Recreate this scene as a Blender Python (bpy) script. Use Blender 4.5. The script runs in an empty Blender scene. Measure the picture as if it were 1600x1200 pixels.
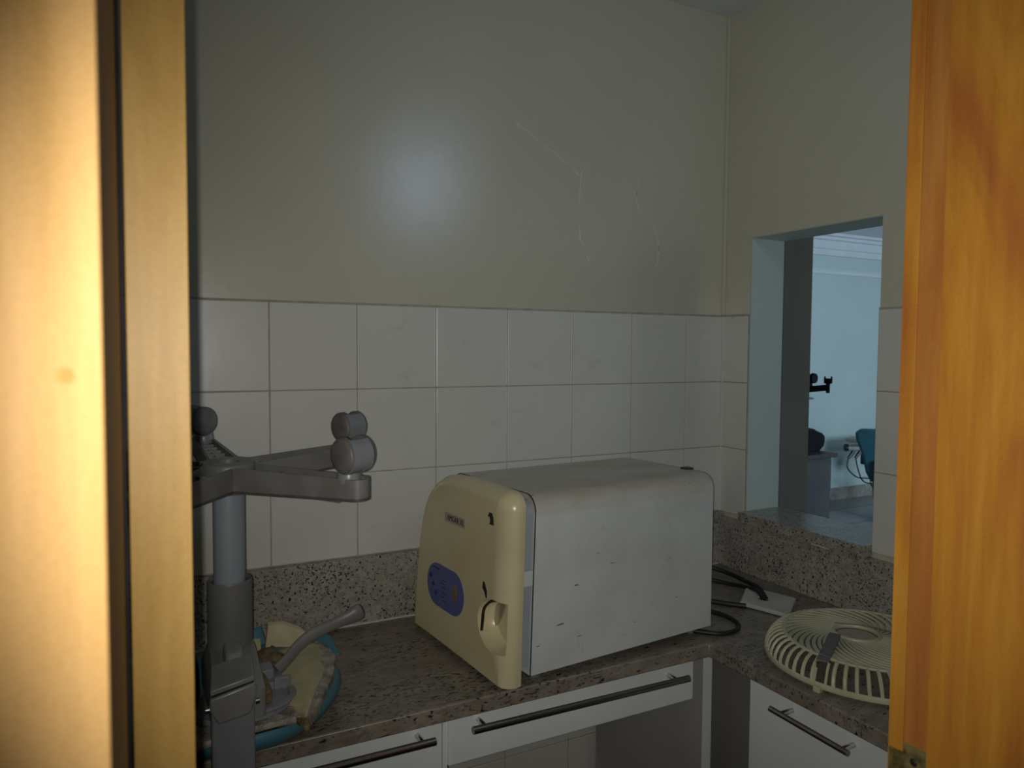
import bpy, bmesh, math, random
from mathutils import Vector, Matrix, noise
random.seed(7)
D = bpy.data
COL = bpy.context.scene.collection
SC = bpy.context.scene
PI = math.pi

# ------------------------------------------------------------------ camera
F = 1154.27
YAW, PIT, ROL = 0.48192, -0.04887, 0.0065
cy, sy, cp, sp = math.cos(YAW), math.sin(YAW), math.cos(PIT), math.sin(PIT)
fw = Vector((sy*cp, cy*cp, sp)); rt = Vector((cy, -sy, 0)); up = rt.cross(fw)
r2 = rt*math.cos(ROL) + up*math.sin(ROL); u2 = -rt*math.sin(ROL) + up*math.cos(ROL)
cam = D.cameras.new('camera'); camo = D.objects.new('camera', cam); COL.objects.link(camo)
M = Matrix((r2, u2, -fw)).transposed().to_4x4(); M.translation = Vector((-1.628, -1.717, 1.56))
camo.matrix_world = M
cam.sensor_width = 36; cam.lens = 36*F/1600; cam.clip_start = 0.02
cam.dof.use_dof = True; cam.dof.focus_distance = 1.7; cam.dof.aperture_fstop = 9.0
SC.camera = camo
# ------------------------------------------------------------------ world, lights, exposure
w = D.worlds.new('world'); SC.world = w; w.use_nodes = True
w.node_tree.nodes['Background'].inputs[0].default_value = (0.55, 0.7, 1, 1)
w.node_tree.nodes['Background'].inputs[1].default_value = 0.05
SC.view_settings.view_transform = 'Standard'; SC.view_settings.look = 'None'
SC.view_settings.exposure = 0.0; SC.view_settings.gamma = 1
def light(name, kind, loc, energy, color, rot=(0, 0, 0), **kw):
    l = D.lights.new(name, kind); l.energy = energy; l.color = color
    for k, v in kw.items(): setattr(l, k, v)
    o = D.objects.new(name, l); COL.objects.link(o); o.location = loc; o.rotation_euler = rot
    return o
# the phone's own flash, 2 cm left of its lens
AIM = Vector((math.sin(YAW+0.15), math.cos(YAW+0.15), -0.04))
light('phone_flash', 'SPOT', Vector((-1.628, -1.717, 1.56)) - r2*0.0102 - u2*0.004, 28, (1, 0.955, 0.87), AIM.to_track_quat('-Z', 'Y').to_euler(), shadow_soft_size=0.003, spot_size=math.radians(100), spot_blend=1.0)
# daylight through the window of the next room (in its front wall)
light('daylight_next_room', 'AREA', (4.9, -1.46, 1.6), 85, (0.62, 0.82, 1), (PI/2, 0, 0), shape='RECTANGLE', size=1.9, size_y=1.3)
# daylight through the small high window in the front wall of this room
light('daylight_high_window', 'AREA', (-0.52, -1.235, 2.24), 0.95, (0.55, 0.74, 1), (PI/2+0.0, 0, 0), shape='RECTANGLE', size=0.20, size_y=0.32)

# ------------------------------------------------------------------ materials
def mat(name, col, rough=0.5, metal=0, build=None, coat=0, ior=None, spec=None):
    m = D.materials.new(name); m.use_nodes = True
    n = m.node_tree.nodes; b = n['Principled BSDF']
    b.inputs['Base Color'].default_value = (*col, 1); b.inputs['Roughness'].default_value = rough
    b.inputs['Metallic'].default_value = metal; b.inputs['Coat Weight'].default_value = coat; b.inputs['Coat Roughness'].default_value = 0.36
    if spec is not None: b.inputs['Specular IOR Level'].default_value = spec
    if build: build(m.node_tree, b)
    return m
def tc(t, scale=(1, 1, 1)):
    c = t.nodes.new('ShaderNodeTexCoord'); mp = t.nodes.new('ShaderNodeMapping')
    mp.inputs['Scale'].default_value = scale
    t.links.new(c.outputs['Object'], mp.inputs[0]); return mp.outputs[0]
def noi(t, vec, scale, detail=4, rough=0.5, dist=0):
    n = t.nodes.new('ShaderNodeTexNoise'); n.inputs['Scale'].default_value = scale
    n.inputs['Detail'].default_value = detail; n.inputs['Roughness'].default_value = rough
    n.inputs['Distortion'].default_value = dist
    t.links.new(vec, n.inputs['Vector']); return n.outputs[0]
def ramp(t, fac, stops, const=False):
    r = t.nodes.new('ShaderNodeValToRGB'); e = r.color_ramp.elements
    if const: r.color_ramp.interpolation = 'CONSTANT'
    while len(e) < len(stops): e.new(0.5)
    for x, (p, c) in zip(e, stops): x.position = p; x.color = (*c, 1)
    t.links.new(fac, r.inputs[0]); return r.outputs[0]
def mix(t, fac, a, b, mode='MIX'):
    m = t.nodes.new('ShaderNodeMix'); m.data_type = 'RGBA'; m.blend_type = mode
    if isinstance(fac, (int, float)): m.inputs[0].default_value = fac
    else: t.links.new(fac, m.inputs[0])
    for i, s in ((6, a), (7, b)):
        if isinstance(s, tuple): m.inputs[i].default_value = (*s, 1)
        else: t.links.new(s, m.inputs[i])
    return m.outputs[2]
def bump(t, b, h, strength, dist=0.002):
    n = t.nodes.new('ShaderNodeBump'); n.inputs['Strength'].default_value = strength
    n.inputs['Distance'].default_value = dist
    t.links.new(h, n.inputs['Height']); t.links.new(n.outputs[0], b.inputs['Normal'])
def mottled(c1, c2, scale, lo=0.35, hi=0.65, bs=0, stretch=(1, 1, 1), detail=5):
    def f(t, b):
        v = tc(t, stretch); n = noi(t, v, scale, detail)
        t.links.new(ramp(t, n, [(lo, c1), (hi, c2)]), b.inputs['Base Color'])
        if bs: bump(t, b, noi(t, v, scale*6, 3), bs)
    return f
def wood(c1, c2, c3, streak=1.0):
    def f(t, b):
        v = tc(t, (1, 1, 0.055)); a = noi(t, v, 95, 5, 0.6, 0.3)
        v2 = tc(t, (1, 1, 0.16)); g = noi(t, v2, 14, 4, 0.55, 1.4)
        base = ramp(t, g, [(0.3, c1), (0.5, c2), (0.72, c3)])
        fine = ramp(t, a, [(0.3, (0.80, 0.78, 0.74)), (0.62, (1, 1, 1))])
        c = mix(t, 0.8*streak, base, fine, 'MULTIPLY')
        v3 = tc(t, (1, 1, 1)); p = noi(t, v3, 380, 2)
        c = mix(t, 0.5, c, ramp(t, p, [(0.3, (0.86, 0.84, 0.8)), (0.6, (1, 1, 1))]), 'MULTIPLY')
        t.links.new(c, b.inputs['Base Color'])
    return f
def granite(base1, base2, brown, stretch=(1, 1, 1), dark=0.62, sc=1.0):
    def f(t, b):
        v = tc(t, stretch)
        big = noi(t, v, 9*sc, 4); mid = noi(t, v, 55*sc, 5, 0.65); fin = noi(t, v, 260*sc, 3, 0.7)
        c = ramp(t, big, [(0.35, base1), (0.62, base2)])
        c = mix(t, 1.0, c, ramp(t, mid, [(0.3, (0.62, 0.6, 0.58)), (0.6, (1, 1, 1))]), 'MULTIPLY')
        c = mix(t, 0.7, c, ramp(t, fin, [(0.3, (0.65, 0.65, 0.65)), (0.62, (1.0, 1, 1))]), 'MULTIPLY')
        # dark grains
        spk = noi(t, v, 165*sc, 2, 0.45, 0.6)
        msk = ramp(t, spk, [(dark, (0, 0, 0)), (dark+0.03, (1, 1, 1))])
        c = mix(t, msk, c, (0.022, 0.02, 0.02))
        dens = ramp(t, noi(t, v, 7*sc, 2), [(0.46, (0, 0, 0)), (0.58, (1, 1, 1))])
        s2 = ramp(t, noi(t, v, 210*sc, 2, 0.4, 0.3), [(0.585, (0, 0, 0)), (0.62, (1, 1, 1))])
        m2 = mix(t, 1.0, dens, s2, 'MULTIPLY')
        c = mix(t, m2, c, brown)
        t.links.new(c, b.inputs['Base Color'])
    return f
def tilef(t, b):
    v = tc(t); n = noi(t, v, 3, 3)
    c = ramp(t, n, [(0.3, (0.62, 0.62, 0.575)), (0.7, (0.67, 0.67, 0.625))])
    st = ramp(t, noi(t, tc(t, (1, 1, 1.6)), 11, 5, 0.6, 0.5), [(0.62, (1, 1, 1)), (0.72, (0.86, 0.84, 0.80))])
    c = mix(t, 0.7, c, st, 'MULTIPLY')
    t.links.new(c, b.inputs['Base Color']); bump(t, b, noi(t, v, 14, 2), 0.06, 0.01)
def paintf(t, b):
    v = tc(t); n = noi(t, v, 2.2, 3)
    c = ramp(t, n, [(0.3, (0.53, 0.515, 0.405)), (0.7, (0.57, 0.555, 0.44))])
    t.links.new(c, b.inputs['Base Color']); bump(t, b, noi(t, v, 45, 3), 0.05, 0.004)
    r = ramp(t, noi(t, v, 6, 3), [(0.3, (0.26,)*3), (0.7, (0.30,)*3)]); t.links.new(r, b.inputs['Roughness'])
def bodyf(t, b):
    v = tc(t); n = noi(t, v, 7, 4, 0.6)
    c = ramp(t, n, [(0.35, (0.54, 0.575, 0.585)), (0.6, (0.61, 0.65, 0.66))])
    # grime that has settled on the top face: follows the object's own height
    s = t.nodes.new('ShaderNodeSeparateXYZ'); t.links.new(tc(t), s.inputs[0])
    hz = t.nodes.new('ShaderNodeMapRange'); hz.inputs[1].default_value = 0.325; hz.inputs[2].default_value = 0.362
    t.links.new(s.outputs[2], hz.inputs[0])
    gm = mix(t, 1.0, hz.outputs[0], ramp(t, noi(t, tc(t, (1, 2.5, 1)), 5, 5, 0.65), [(0.3, (0.45,)*3), (0.6, (1,)*3)]), 'MULTIPLY')
    c = mix(t, gm, c, (0.42, 0.36, 0.27))
    d = ramp(t, noi(t, tc(t, (1, 1, 0.8)), 13, 6, 0.7, 1.2), [(0.62, (1, 1, 1)), (0.75, (0.74, 0.74, 0.72))])
    c = mix(t, 0.8, c, d, 'MULTIPLY')
    d2 = ramp(t, noi(t, tc(t, (0.28, 1, 1.6)), 75, 2, 0.5, 0.2), [(0.735, (1, 1, 1)), (0.75, (0.22, 0.22, 0.22))])
    c = mix(t, 1.0, c, d2, 'MULTIPLY')
    t.links.new(c, b.inputs['Base Color'])
def nxwall(t, b):
    v = tc(t); c = ramp(t, noi(t, v, 1.5, 3), [(0.3, (0.50, 0.60, 0.575)), (0.7, (0.55, 0.645, 0.62))])
    t.links.new(c, b.inputs['Base Color'])
def floorf(t, b):
    v = tc(t, (1, 1, 1)); br = t.nodes.new('ShaderNodeTexBrick'); br.offset = 0
    br.inputs['Color1'].default_value = (0.23, 0.22, 0.22, 1); br.inputs['Color2'].default_value = (0.29, 0.28, 0.28, 1)
    br.inputs['Mortar'].default_value = (0.07, 0.07, 0.07, 1); br.inputs['Scale'].default_value = 1
    br.inputs['Brick Width'].default_value = 0.9; br.inputs['Row Height'].default_value = 0.45; br.inputs['Mortar Size'].default_value = 0.012
    t.links.new(v, br.inputs[0])
    c = mix(t, 0.6, br.outputs[0], ramp(t, noi(t, tc(t, (1, 4, 1)), 4, 5, 0.6, 0.6), [(0.3, (0.6,)*3), (0.65, (1,)*3)]), 'MULTIPLY')
    t.links.new(c, b.inputs['Base Color'])

m_paint = mat('cream_wall_paint', (0.57, 0.56, 0.48), 0.38, spec=1.0, coat=0.5, build=paintf)
m_tile = mat('off_white_tile', (0.7, 0.69, 0.65), 0.3, spec=0.8, build=tilef)
m_grout = mat('grout', (0.30, 0.27, 0.22), 0.85, build=mottled((0.32, 0.29, 0.24), (0.44, 0.40, 0.34), 30))
m_ceil = mat('ceiling_white', (0.6, 0.6, 0.58), 0.8, build=mottled((0.60, 0.63, 0.63), (0.66, 0.68, 0.67), 3))
m_gsplash = mat('granite_grey_beige', (0.3, 0.28, 0.25), 0.28, build=granite((0.385, 0.36, 0.31), (0.47, 0.44, 0.385), (0.03, 0.027, 0.025), dark=0.615))
m_gtop = mat('granite_brown', (0.2, 0.17, 0.14), 0.34, build=granite((0.225, 0.195, 0.155), (0.30, 0.265, 0.215), (0.045, 0.037, 0.032), (0.5, 1.1, 1), 0.64, 0.8))
m_woodL = mat('honey_wood', (0.5, 0.3, 0.1), 0.6, spec=0.25, build=wood((0.41, 0.24, 0.075), (0.47, 0.285, 0.11), (0.52, 0.33, 0.15), 0.8))
m_woodD = mat('door_edge_wood', (0.4, 0.25, 0.1), 0.5, spec=0.3, build=wood((0.27, 0.16, 0.038), (0.31, 0.19, 0.05), (0.35, 0.22, 0.065), 0.9))
m_woodR = mat('amber_wood', (0.4, 0.2, 0.05), 0.36, build=wood((0.36, 0.125, 0.028), (0.45, 0.20, 0.027), (0.52, 0.26, 0.042)))
m_woodR2 = mat('reddish_wood_strip', (0.4, 0.18, 0.06), 0.4, build=wood((0.34, 0.12, 0.03), (0.39, 0.155, 0.034), (0.44, 0.20, 0.045)))
m_brass = mat('aged_brass', (0.4, 0.33, 0.12), 0.42, 0.7, build=mottled((0.20, 0.16, 0.05), (0.5, 0.42, 0.18), 90))
m_white = mat('white_laminate', (0.6, 0.63, 0.63), 0.42, build=mottled((0.68, 0.73, 0.73), (0.73, 0.78, 0.78), 4))
m_knot = mat('filled_nail_hole', (0.17, 0.10, 0.03), 1.0, spec=0, build=mottled((0.29, 0.185, 0.055), (0.34, 0.225, 0.08), 300))
m_greylam = mat('grey_laminate', (0.4, 0.4, 0.4), 0.6, build=mottled((0.34, 0.34, 0.33), (0.4, 0.4, 0.39), 4))
m_inside = mat('cabinet_inside', (0.2, 0.2, 0.2), 0.8, build=mottled((0.16, 0.16, 0.155), (0.2, 0.2, 0.195), 5))
m_chrome = mat('brushed_steel', (0.42, 0.40, 0.38), 0.28, 1.0, build=mottled((0.26, 0.22, 0.19), (0.36, 0.31, 0.28), 60, stretch=(0.1, 1, 1)))
m_steel = mat('bright_steel', (0.6, 0.6, 0.6), 0.25, 1.0, build=mottled((0.5, 0.5, 0.5), (0.65, 0.65, 0.65), 40))
m_body = mat('white_enamel', (0.6, 0.6, 0.6), 0.3, build=bodyf)
m_bezel = mat('blue_grey_enamel', (0.3, 0.34, 0.38), 0.45, build=mottled((0.26, 0.30, 0.335), (0.30, 0.34, 0.375), 9))
m_cream = mat('cream_plastic', (0.6, 0.55, 0.36), 0.27, build=mottled((0.58, 0.515, 0.315), (0.66, 0.595, 0.375), 5))
m_cream2 = mat('yellowed_plastic', (0.5, 0.5, 0.36), 0.42, build=mottled((0.43, 0.42, 0.285), (0.52, 0.51, 0.36), 18))
m_blue = mat('blue_label', (0.1, 0.13, 0.36), 0.4, build=mottled((0.095, 0.115, 0.31), (0.115, 0.14, 0.36), 30))
m_dblue = mat('dark_blue_print', (0.02, 0.03, 0.1), 0.5, build=mottled((0.018, 0.024, 0.09), (0.028, 0.035, 0.12), 60))
m_black = mat('black_plastic', (0.015, 0.014, 0.014), 0.4, build=mottled((0.012, 0.011, 0.011), (0.02, 0.018, 0.018), 30))
m_rubber = mat('black_rubber', (0.014, 0.012, 0.012), 0.55, build=mottled((0.011, 0.009, 0.01), (0.018, 0.015, 0.015), 40))
m_sticker = mat('label_paper', (0.4, 0.35, 0.3), 0.6, build=mottled((0.36, 0.31, 0.25), (0.42, 0.37, 0.30), 60))
m_amber = mat('brown_display', (0.22, 0.15, 0.07), 0.3, build=mottled((0.16, 0.10, 0.05), (0.27, 0.19, 0.09), 60))
m_gp = mat('grey_plastic', (0.16, 0.16, 0.16), 0.42, build=mottled((0.145, 0.14, 0.135), (0.18, 0.18, 0.175), 25))
m_gp2 = mat('blue_grey_plastic', (0.2, 0.21, 0.23), 0.33, build=mottled((0.18, 0.195, 0.215), (0.21, 0.225, 0.245), 25))
m_wheel = mat('taupe_wheel', (0.13, 0.12, 0.12), 0.5, build=mottled((0.115, 0.105, 0.105), (0.16, 0.15, 0.15), 40))
m_tube = mat('grey_painted_tube', (0.2, 0.22, 0.25), 0.38, build=mottled((0.24, 0.28, 0.315), (0.26, 0.30, 0.34), 10))
m_sleeve = mat('grey_sleeve', (0.13, 0.135, 0.13), 0.5, build=mottled((0.125, 0.13, 0.12), (0.145, 0.15, 0.14), 14))
m_mech = mat('grey_metal', (0.2, 0.21, 0.2), 0.38, 0.2, build=mottled((0.20, 0.205, 0.20), (0.24, 0.245, 0.235), 20))
m_teal = mat('teal_vinyl', (0.04, 0.15, 0.2), 0.4, build=mottled((0.05, 0.155, 0.21), (0.065, 0.19, 0.25), 18))
m_foam = mat('cream_foam', (0.5, 0.44, 0.26), 0.6, build=mottled((0.42, 0.37, 0.21), (0.50, 0.46, 0.29), 26, bs=0.2))
m_oldfoam = mat('brown_old_foam', (0.2, 0.14, 0.07), 0.9, build=mottled((0.11, 0.08, 0.045), (0.26, 0.19, 0.09), 60, bs=0.8))
m_film = mat('crinkled_film', (0.34, 0.32, 0.27), 0.22, build=mottled((0.18, 0.16, 0.12), (0.42, 0.40, 0.34), 45, bs=1.0))
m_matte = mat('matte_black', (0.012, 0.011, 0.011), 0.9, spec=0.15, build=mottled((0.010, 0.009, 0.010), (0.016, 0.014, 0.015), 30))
m_dstone = mat('dark_brown_stone', (0.05, 0.04, 0.04), 0.5, spec=0.3, build=mottled((0.035, 0.028, 0.028), (0.06, 0.048, 0.045), 40))
m_plate = mat('white_plate', (0.45, 0.45, 0.42), 0.4, build=mottled((0.43, 0.43, 0.39), (0.50, 0.50, 0.46), 16))
m_next = mat('pale_green_paint', (0.53, 0.62, 0.6), 0.6, build=nxwall)
m_nextwhite = mat('plaster_white', (0.7, 0.72, 0.74), 0.7, build=mottled((0.68, 0.7, 0.72), (0.72, 0.74, 0.76), 5))
m_pier = mat('shade_darkened_taupe', (0.2, 0.2, 0.19), 0.7, build=mottled((0.26, 0.25, 0.225), (0.29, 0.28, 0.25), 3))  # pier's lack of daylight is in the colour; also darkens corridor to cut bounce
m_floor = mat('grey_floor_tile', (0.3, 0.3, 0.3), 0.35, build=floorf)
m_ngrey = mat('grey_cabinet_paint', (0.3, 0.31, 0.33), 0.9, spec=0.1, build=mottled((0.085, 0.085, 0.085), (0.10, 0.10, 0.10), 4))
m_tealch = mat('teal_upholstery', (0.02, 0.1, 0.14), 0.5, build=mottled((0.018, 0.10, 0.135), (0.026, 0.125, 0.165), 12))
m_bright = mat('scuff_gloss', (0.66, 0.65, 0.55), 0.3, build=mottled((0.70, 0.69, 0.57), (0.77, 0.76, 0.65), 60))
m_caulk = mat('white_caulk', (0.6, 0.58, 0.52), 0.5, build=mottled((0.5, 0.48, 0.43), (0.64, 0.62, 0.56), 40))

# ------------------------------------------------------------------ mesh helpers
def B(): return bmesh.new()
def bx(bm, x0, x1, y0, y1, z0, z1, bev=0, seg=2, mtx=None):
    vs = [bm.verts.new(Vector(p)) for p in ((x0,y0,z0),(x1,y0,z0),(x1,y1,z0),(x0,y1,z0),(x0,y0,z1),(x1,y0,z1),(x1,y1,z1),(x0,y1,z1))]
    fs = [bm.faces.new([vs[i] for i in f]) for f in ((3,2,1,0),(4,5,6,7),(0,1,5,4),(1,2,6,5),(2,3,7,6),(3,0,4,7))]
    new = list(vs)
    if bev:
        es = list({e for f in fs for e in f.edges})
        r = bmesh.ops.bevel(bm, geom=es, offset=bev, segments=seg, profile=0.5, affect='EDGES', clamp_overlap=True)
        new = list({v for v in r['verts']} | {v for v in vs if v.is_valid})
    if mtx: bmesh.ops.transform(bm, matrix=mtx, verts=[v for v in new if v.is_valid])
    return bm
def smooth_path(pts, n=6):
    pts = [Vector(p) for p in pts]; out = []
    for i in range(len(pts)-1):
        p0 = pts[max(i-1, 0)]; p1 = pts[i]; p2 = pts[i+1]; p3 = pts[min(i+2, len(pts)-1)]
        for k in range(n):
            t = k/n
            out.append(0.5*((2*p1)+(p2-p0)*t+(2*p0-5*p1+4*p2-p3)*t*t+(3*p1-p0-3*p2+p3)*t**3))
    out.append(pts[-1]); return out
def tube(bm, pts, r, seg=10, closed=False, flat=None):
    """flat=(w,h): elliptical/rect-ish section; r may be list"""
    pts = [Vector(p) for p in pts]; n = len(pts); rings = []
    ref = Vector((0, 0, 1))
    for i, p in enumerate(pts):
        a = pts[(i-1) % n] if closed or i > 0 else p; b = pts[(i+1) % n] if closed or i < n-1 else p
        t = (b-a).normalized()
        s = t.cross(ref)
        if s.length < 1e-3: s = t.cross(Vector((1, 0, 0)))
        s.normalize(); q = s.cross(t).normalized()
        rr = r[i] if isinstance(r, (list, tuple)) else r
        ring = []
        for k in range(seg):
            an = 2*PI*k/seg
            if flat: ring.append(bm.verts.new(p + s*math.cos(an)*flat[0]*rr + q*math.sin(an)*flat[1]*rr))
            else: ring.append(bm.verts.new(p + s*math.cos(an)*rr + q*math.sin(an)*rr))
        rings.append(ring)
    m = n if closed else n-1
    for i in range(m):
        A, Bq = rings[i], rings[(i+1) % n]
        for k in range(seg): bm.faces.new((A[k], A[(k+1) % seg], Bq[(k+1) % seg], Bq[k]))
    if not closed: bm.faces.new(rings[0][::-1]); bm.faces.new(rings[-1])
    return bm
def lathe(bm, prof, seg=40, c=(0, 0, 0), mtx=None, sx=1, sy_=1):
    """prof: list (r,z); r=0 ends close"""
    rings = []; new = []
    for r, z in prof:
        if r < 1e-6: v = bm.verts.new((c[0], c[1], c[2]+z)); rings.append([v]); new.append(v)
        else:
            ring = [bm.verts.new((c[0]+sx*r*math.cos(2*PI*k/seg), c[1]+sy_*r*math.sin(2*PI*k/seg), c[2]+z)) for k in range(seg)]
            rings.append(ring); new += ring
    for A, Bq in zip(rings, rings[1:]):
        for k in range(seg):
            k2 = (k+1) % seg
            if len(A) == 1 and len(Bq) == 1: continue
            if len(A) == 1: bm.faces.new((A[0], Bq[k], Bq[k2]))
            elif len(Bq) == 1: bm.faces.new((A[k], A[k2], Bq[0]))
            else: bm.faces.new((A[k], A[k2], Bq[k2], Bq[k]))
    if mtx: bmesh.ops.transform(bm, matrix=mtx, verts=new)
    return bm
def prism(bm, loops, cap=True):
    """loops: list of equal-length closed point loops, bridged in order"""
    rings = [[bm.verts.new(Vector(p)) for p in L] for L in loops]; n = len(rings[0])
    for A, Bq in zip(rings, rings[1:]):
        for k in range(n): bm.faces.new((A[k], A[(k+1) % n], Bq[(k+1) % n], Bq[k]))
    if cap: bm.faces.new(rings[0][::-1]); bm.faces.new(rings[-1])
    return bm
def obj(name, bm, m, parent=None, bev=0, smooth=True, ang=35, solid=0):
    bmesh.ops.recalc_face_normals(bm, faces=bm.faces)
    me = D.meshes.new(name); bm.to_mesh(me); bm.free()
    if smooth:
        for p in me.polygons: p.use_smooth = True
        me.set_sharp_from_angle(angle=math.radians(ang))
    me.materials.append(m)
    o = D.objects.new(name, me); COL.objects.link(o)
    if parent: o.parent = parent
    if smooth and len(me.polygons) < 4000:
        wn = o.modifiers.new('weighted_normals', 'WEIGHTED_NORMAL'); wn.keep_sharp = True; wn.weight = 90
    if bev:
        md = o.modifiers.new('bevel', 'BEVEL'); md.width = bev; md.segments = 2; md.limit_method = 'ANGLE'; md.angle_limit = math.radians(40)
    return o
def tag(o, label, cat, group=None):
    o['label'] = label; o['category'] = cat
    if group: o['group'] = group
    return o
def thing(name, label, cat, loc=(0, 0, 0), rz=0, group=None):
    o = D.objects.new(name, None); COL.objects.link(o); o.location = loc; o.rotation_euler = (0, 0, rz)
    o.empty_display_size = 0.05
    return tag(o, label, cat, group)
def struct(name, bm, m, parent=None, **k):
    o = obj(name, bm, m, parent, **k)
    if not parent: o['kind'] = 'structure'
    return o
def shift(bm, v):
    bmesh.ops.translate(bm, vec=Vector(v), verts=bm.verts); return bm
def text_bm(s, size, depth, mtx):
    cu = D.curves.new('t', 'FONT'); cu.body = s; cu.size = size; cu.extrude = depth; cu.align_x = 'CENTER'; cu.align_y = 'CENTER'
    o = D.objects.new('t', cu); COL.objects.link(o)
    dg = bpy.context.evaluated_depsgraph_get(); me = D.meshes.new_from_object(o.evaluated_get(dg))
    bm = B(); bm.from_mesh(me); bmesh.ops.transform(bm, matrix=mtx, verts=bm.verts)
    D.objects.remove(o); D.curves.remove(cu); D.meshes.remove(me); return bm

# ------------------------------------------------------------------ room shell
TZ = 1.06           # top of the granite upstand, foot of the tiles
TOPZ = TZ+0.6       # top of the tiles
CEIL = 2.56
FY = -1.217         # front wall, room side
LX = -1.80          # left wall
# painted walls lie 8 mm behind the tile faces
struct('wall_back', bx(B(), LX-0.1, 0.148, 0.006, 0.16, 0, CEIL), m_paint)
# right wall with pass-through opening
OY0, OY1, OZ1, WT = -0.529, -0.1034, 1.888, 0.14
bm = B()
bx(bm, 0.006, WT, OY1, 0.0055, 0, CEIL)
bx(bm, 0.006, WT, FY, OY0, 0, CEIL)
bx(bm, 0.006, WT, OY0, OY1, 0, TZ-0.012)
bx(bm, 0.006, WT, OY0, OY1, OZ1, CEIL)
struct('wall_right', bm, m_paint)
# reveal of the opening painted in the next room's green
bm = B()
bx(bm, 0.010, WT, OY1-0.0015, OY1+0.0, TZ+0.018, OZ1)
bx(bm, 0.010, WT, OY0, OY0+0.0015, TZ+0.018, OZ1)
bx(bm, 0.010, WT, OY0, OY1, OZ1-0.0015, OZ1)
struct('trim_1', bm, m_next)
struct('wall_left', bx(B(), LX-0.1, LX, FY-0.2, 0.006, 0, CEIL), m_paint)
struct('ceiling', bx(B(), -3.2, WT, -3.6, 0.16, CEIL, CEIL+0.1), m_ceil)
struct('floor', bx(B(), -3.2, 9.0, -3.6, 3.6, -0.1, 0), m_floor)
# front wall (holds the doorway and the small high window)
bm = B(); DX0, DX1 = -1.656, -0.890
WX0, WX1, WZ0, WZ1 = -0.70, -0.34, 2.06, 2.42
bx(bm, -3.2, DX0, FY-0.2, FY, 0, CEIL); bx(bm, DX1, WX0, FY-0.2, FY, 0, CEIL)
bx(bm, WX0, WX1, FY-0.2, FY, 0, WZ0); bx(bm, WX0, WX1, FY-0.2, FY, WZ1, CEIL)
bx(bm, WX1, WT, FY-0.2, FY, 0, CEIL); bx(bm, DX0, DX1, FY-0.2, FY, 2.12, CEIL)
struct('wall_front', bm, m_paint)
bm = B(); e = 0.02
bx(bm, WX0, WX0+e, FY-0.14, FY-0.1, WZ0, WZ1); bx(bm, WX1-e, WX1, FY-0.14, FY-0.1, WZ0, WZ1)
bx(bm, WX0+e, WX1-e, FY-0.14, FY-0.1, WZ0, WZ0+e); bx(bm, WX0+e, WX1-e, FY-0.14, FY-0.1, WZ1-e, WZ1)
struct('window_1', bm, m_white)
# corridor behind the camera
bm = B()
bx(bm, -3.3, -3.2, -3.6, FY-0.2, 0, CEIL); bx(bm, -3.2, 0.24, -3.7, -3.6, 0, CEIL)
bx(bm, WT, WT+0.1, -3.6, FY-0.2, 0, CEIL)
struct('wall_corridor', bm, m_pier)

# tiles : cut tile 143 mm at the corner, then whole 200 mm tiles
def tiles(name, cells):
    bm = B()
    for c in cells: bx(bm, *c, bev=0.0016, seg=2)
    return struct(name, bm, m_tile, smooth=False)
g = 0.0011; cells = []
xs = [0.0, -0.143]
while xs[-1] > LX: xs.append(max(xs[-1]-0.2, LX))
for k in range(-5, 3):
    z0 = TZ+0.2*k
    for a, b_ in zip(xs, xs[1:]):
        if k == -1: continue
        j = random.uniform(-0.0006, 0.0006)
        zz0, zz1 = max(z0, 0)+g, z0+0.2-g
        cells.append((b_+g, a-g-(0.0005 if a == 0 else 0), 0.0002+j, 0.0055, zz0, zz1))
tiles('trim_2', cells)
bm = B(); bx(bm, LX, 0.0, 0.0022, 0.0060, 0.0, TOPZ+0.004)
struct('trim_3', bm, m_grout)
cells = []
for k in range(0, 3):
    z0 = TZ+0.2*k
    cells.append((0.0002, 0.0055, OY1+g, -0.0008, z0+g, z0+0.2-g))
    for (a, b_) in ((OY0-0.2, OY0), (OY0-0.4, OY0-0.2), (FY, OY0-0.4)):
        cells.append((0.0002, 0.0055, a+g, b_-g, z0+g+(0.0), z0+0.2-g))
tiles('trim_4', cells)
bm = B(); bx(bm, 0.0022, 0.0060, OY1, 0.0021, TZ, TOPZ+0.004); bx(bm, 0.0022, 0.0060, FY, OY0, TZ, TOPZ+0.004)
struct('trim_5', bm, m_grout)
# raised paint edge + corner bead
bm = B(); bx(bm, -0.0035, 0.0058, -0.0035, 0.0058, TOPZ+0.004, CEIL, bev=0.0015)
struct('trim_6', bm, m_paint)
bm = B(); tube(bm, [(0.0005, -0.0005, TZ), (0.0005, -0.0005, TOPZ)], 0.0035, 8)
struct('trim_7', bm, m_tile)
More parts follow.
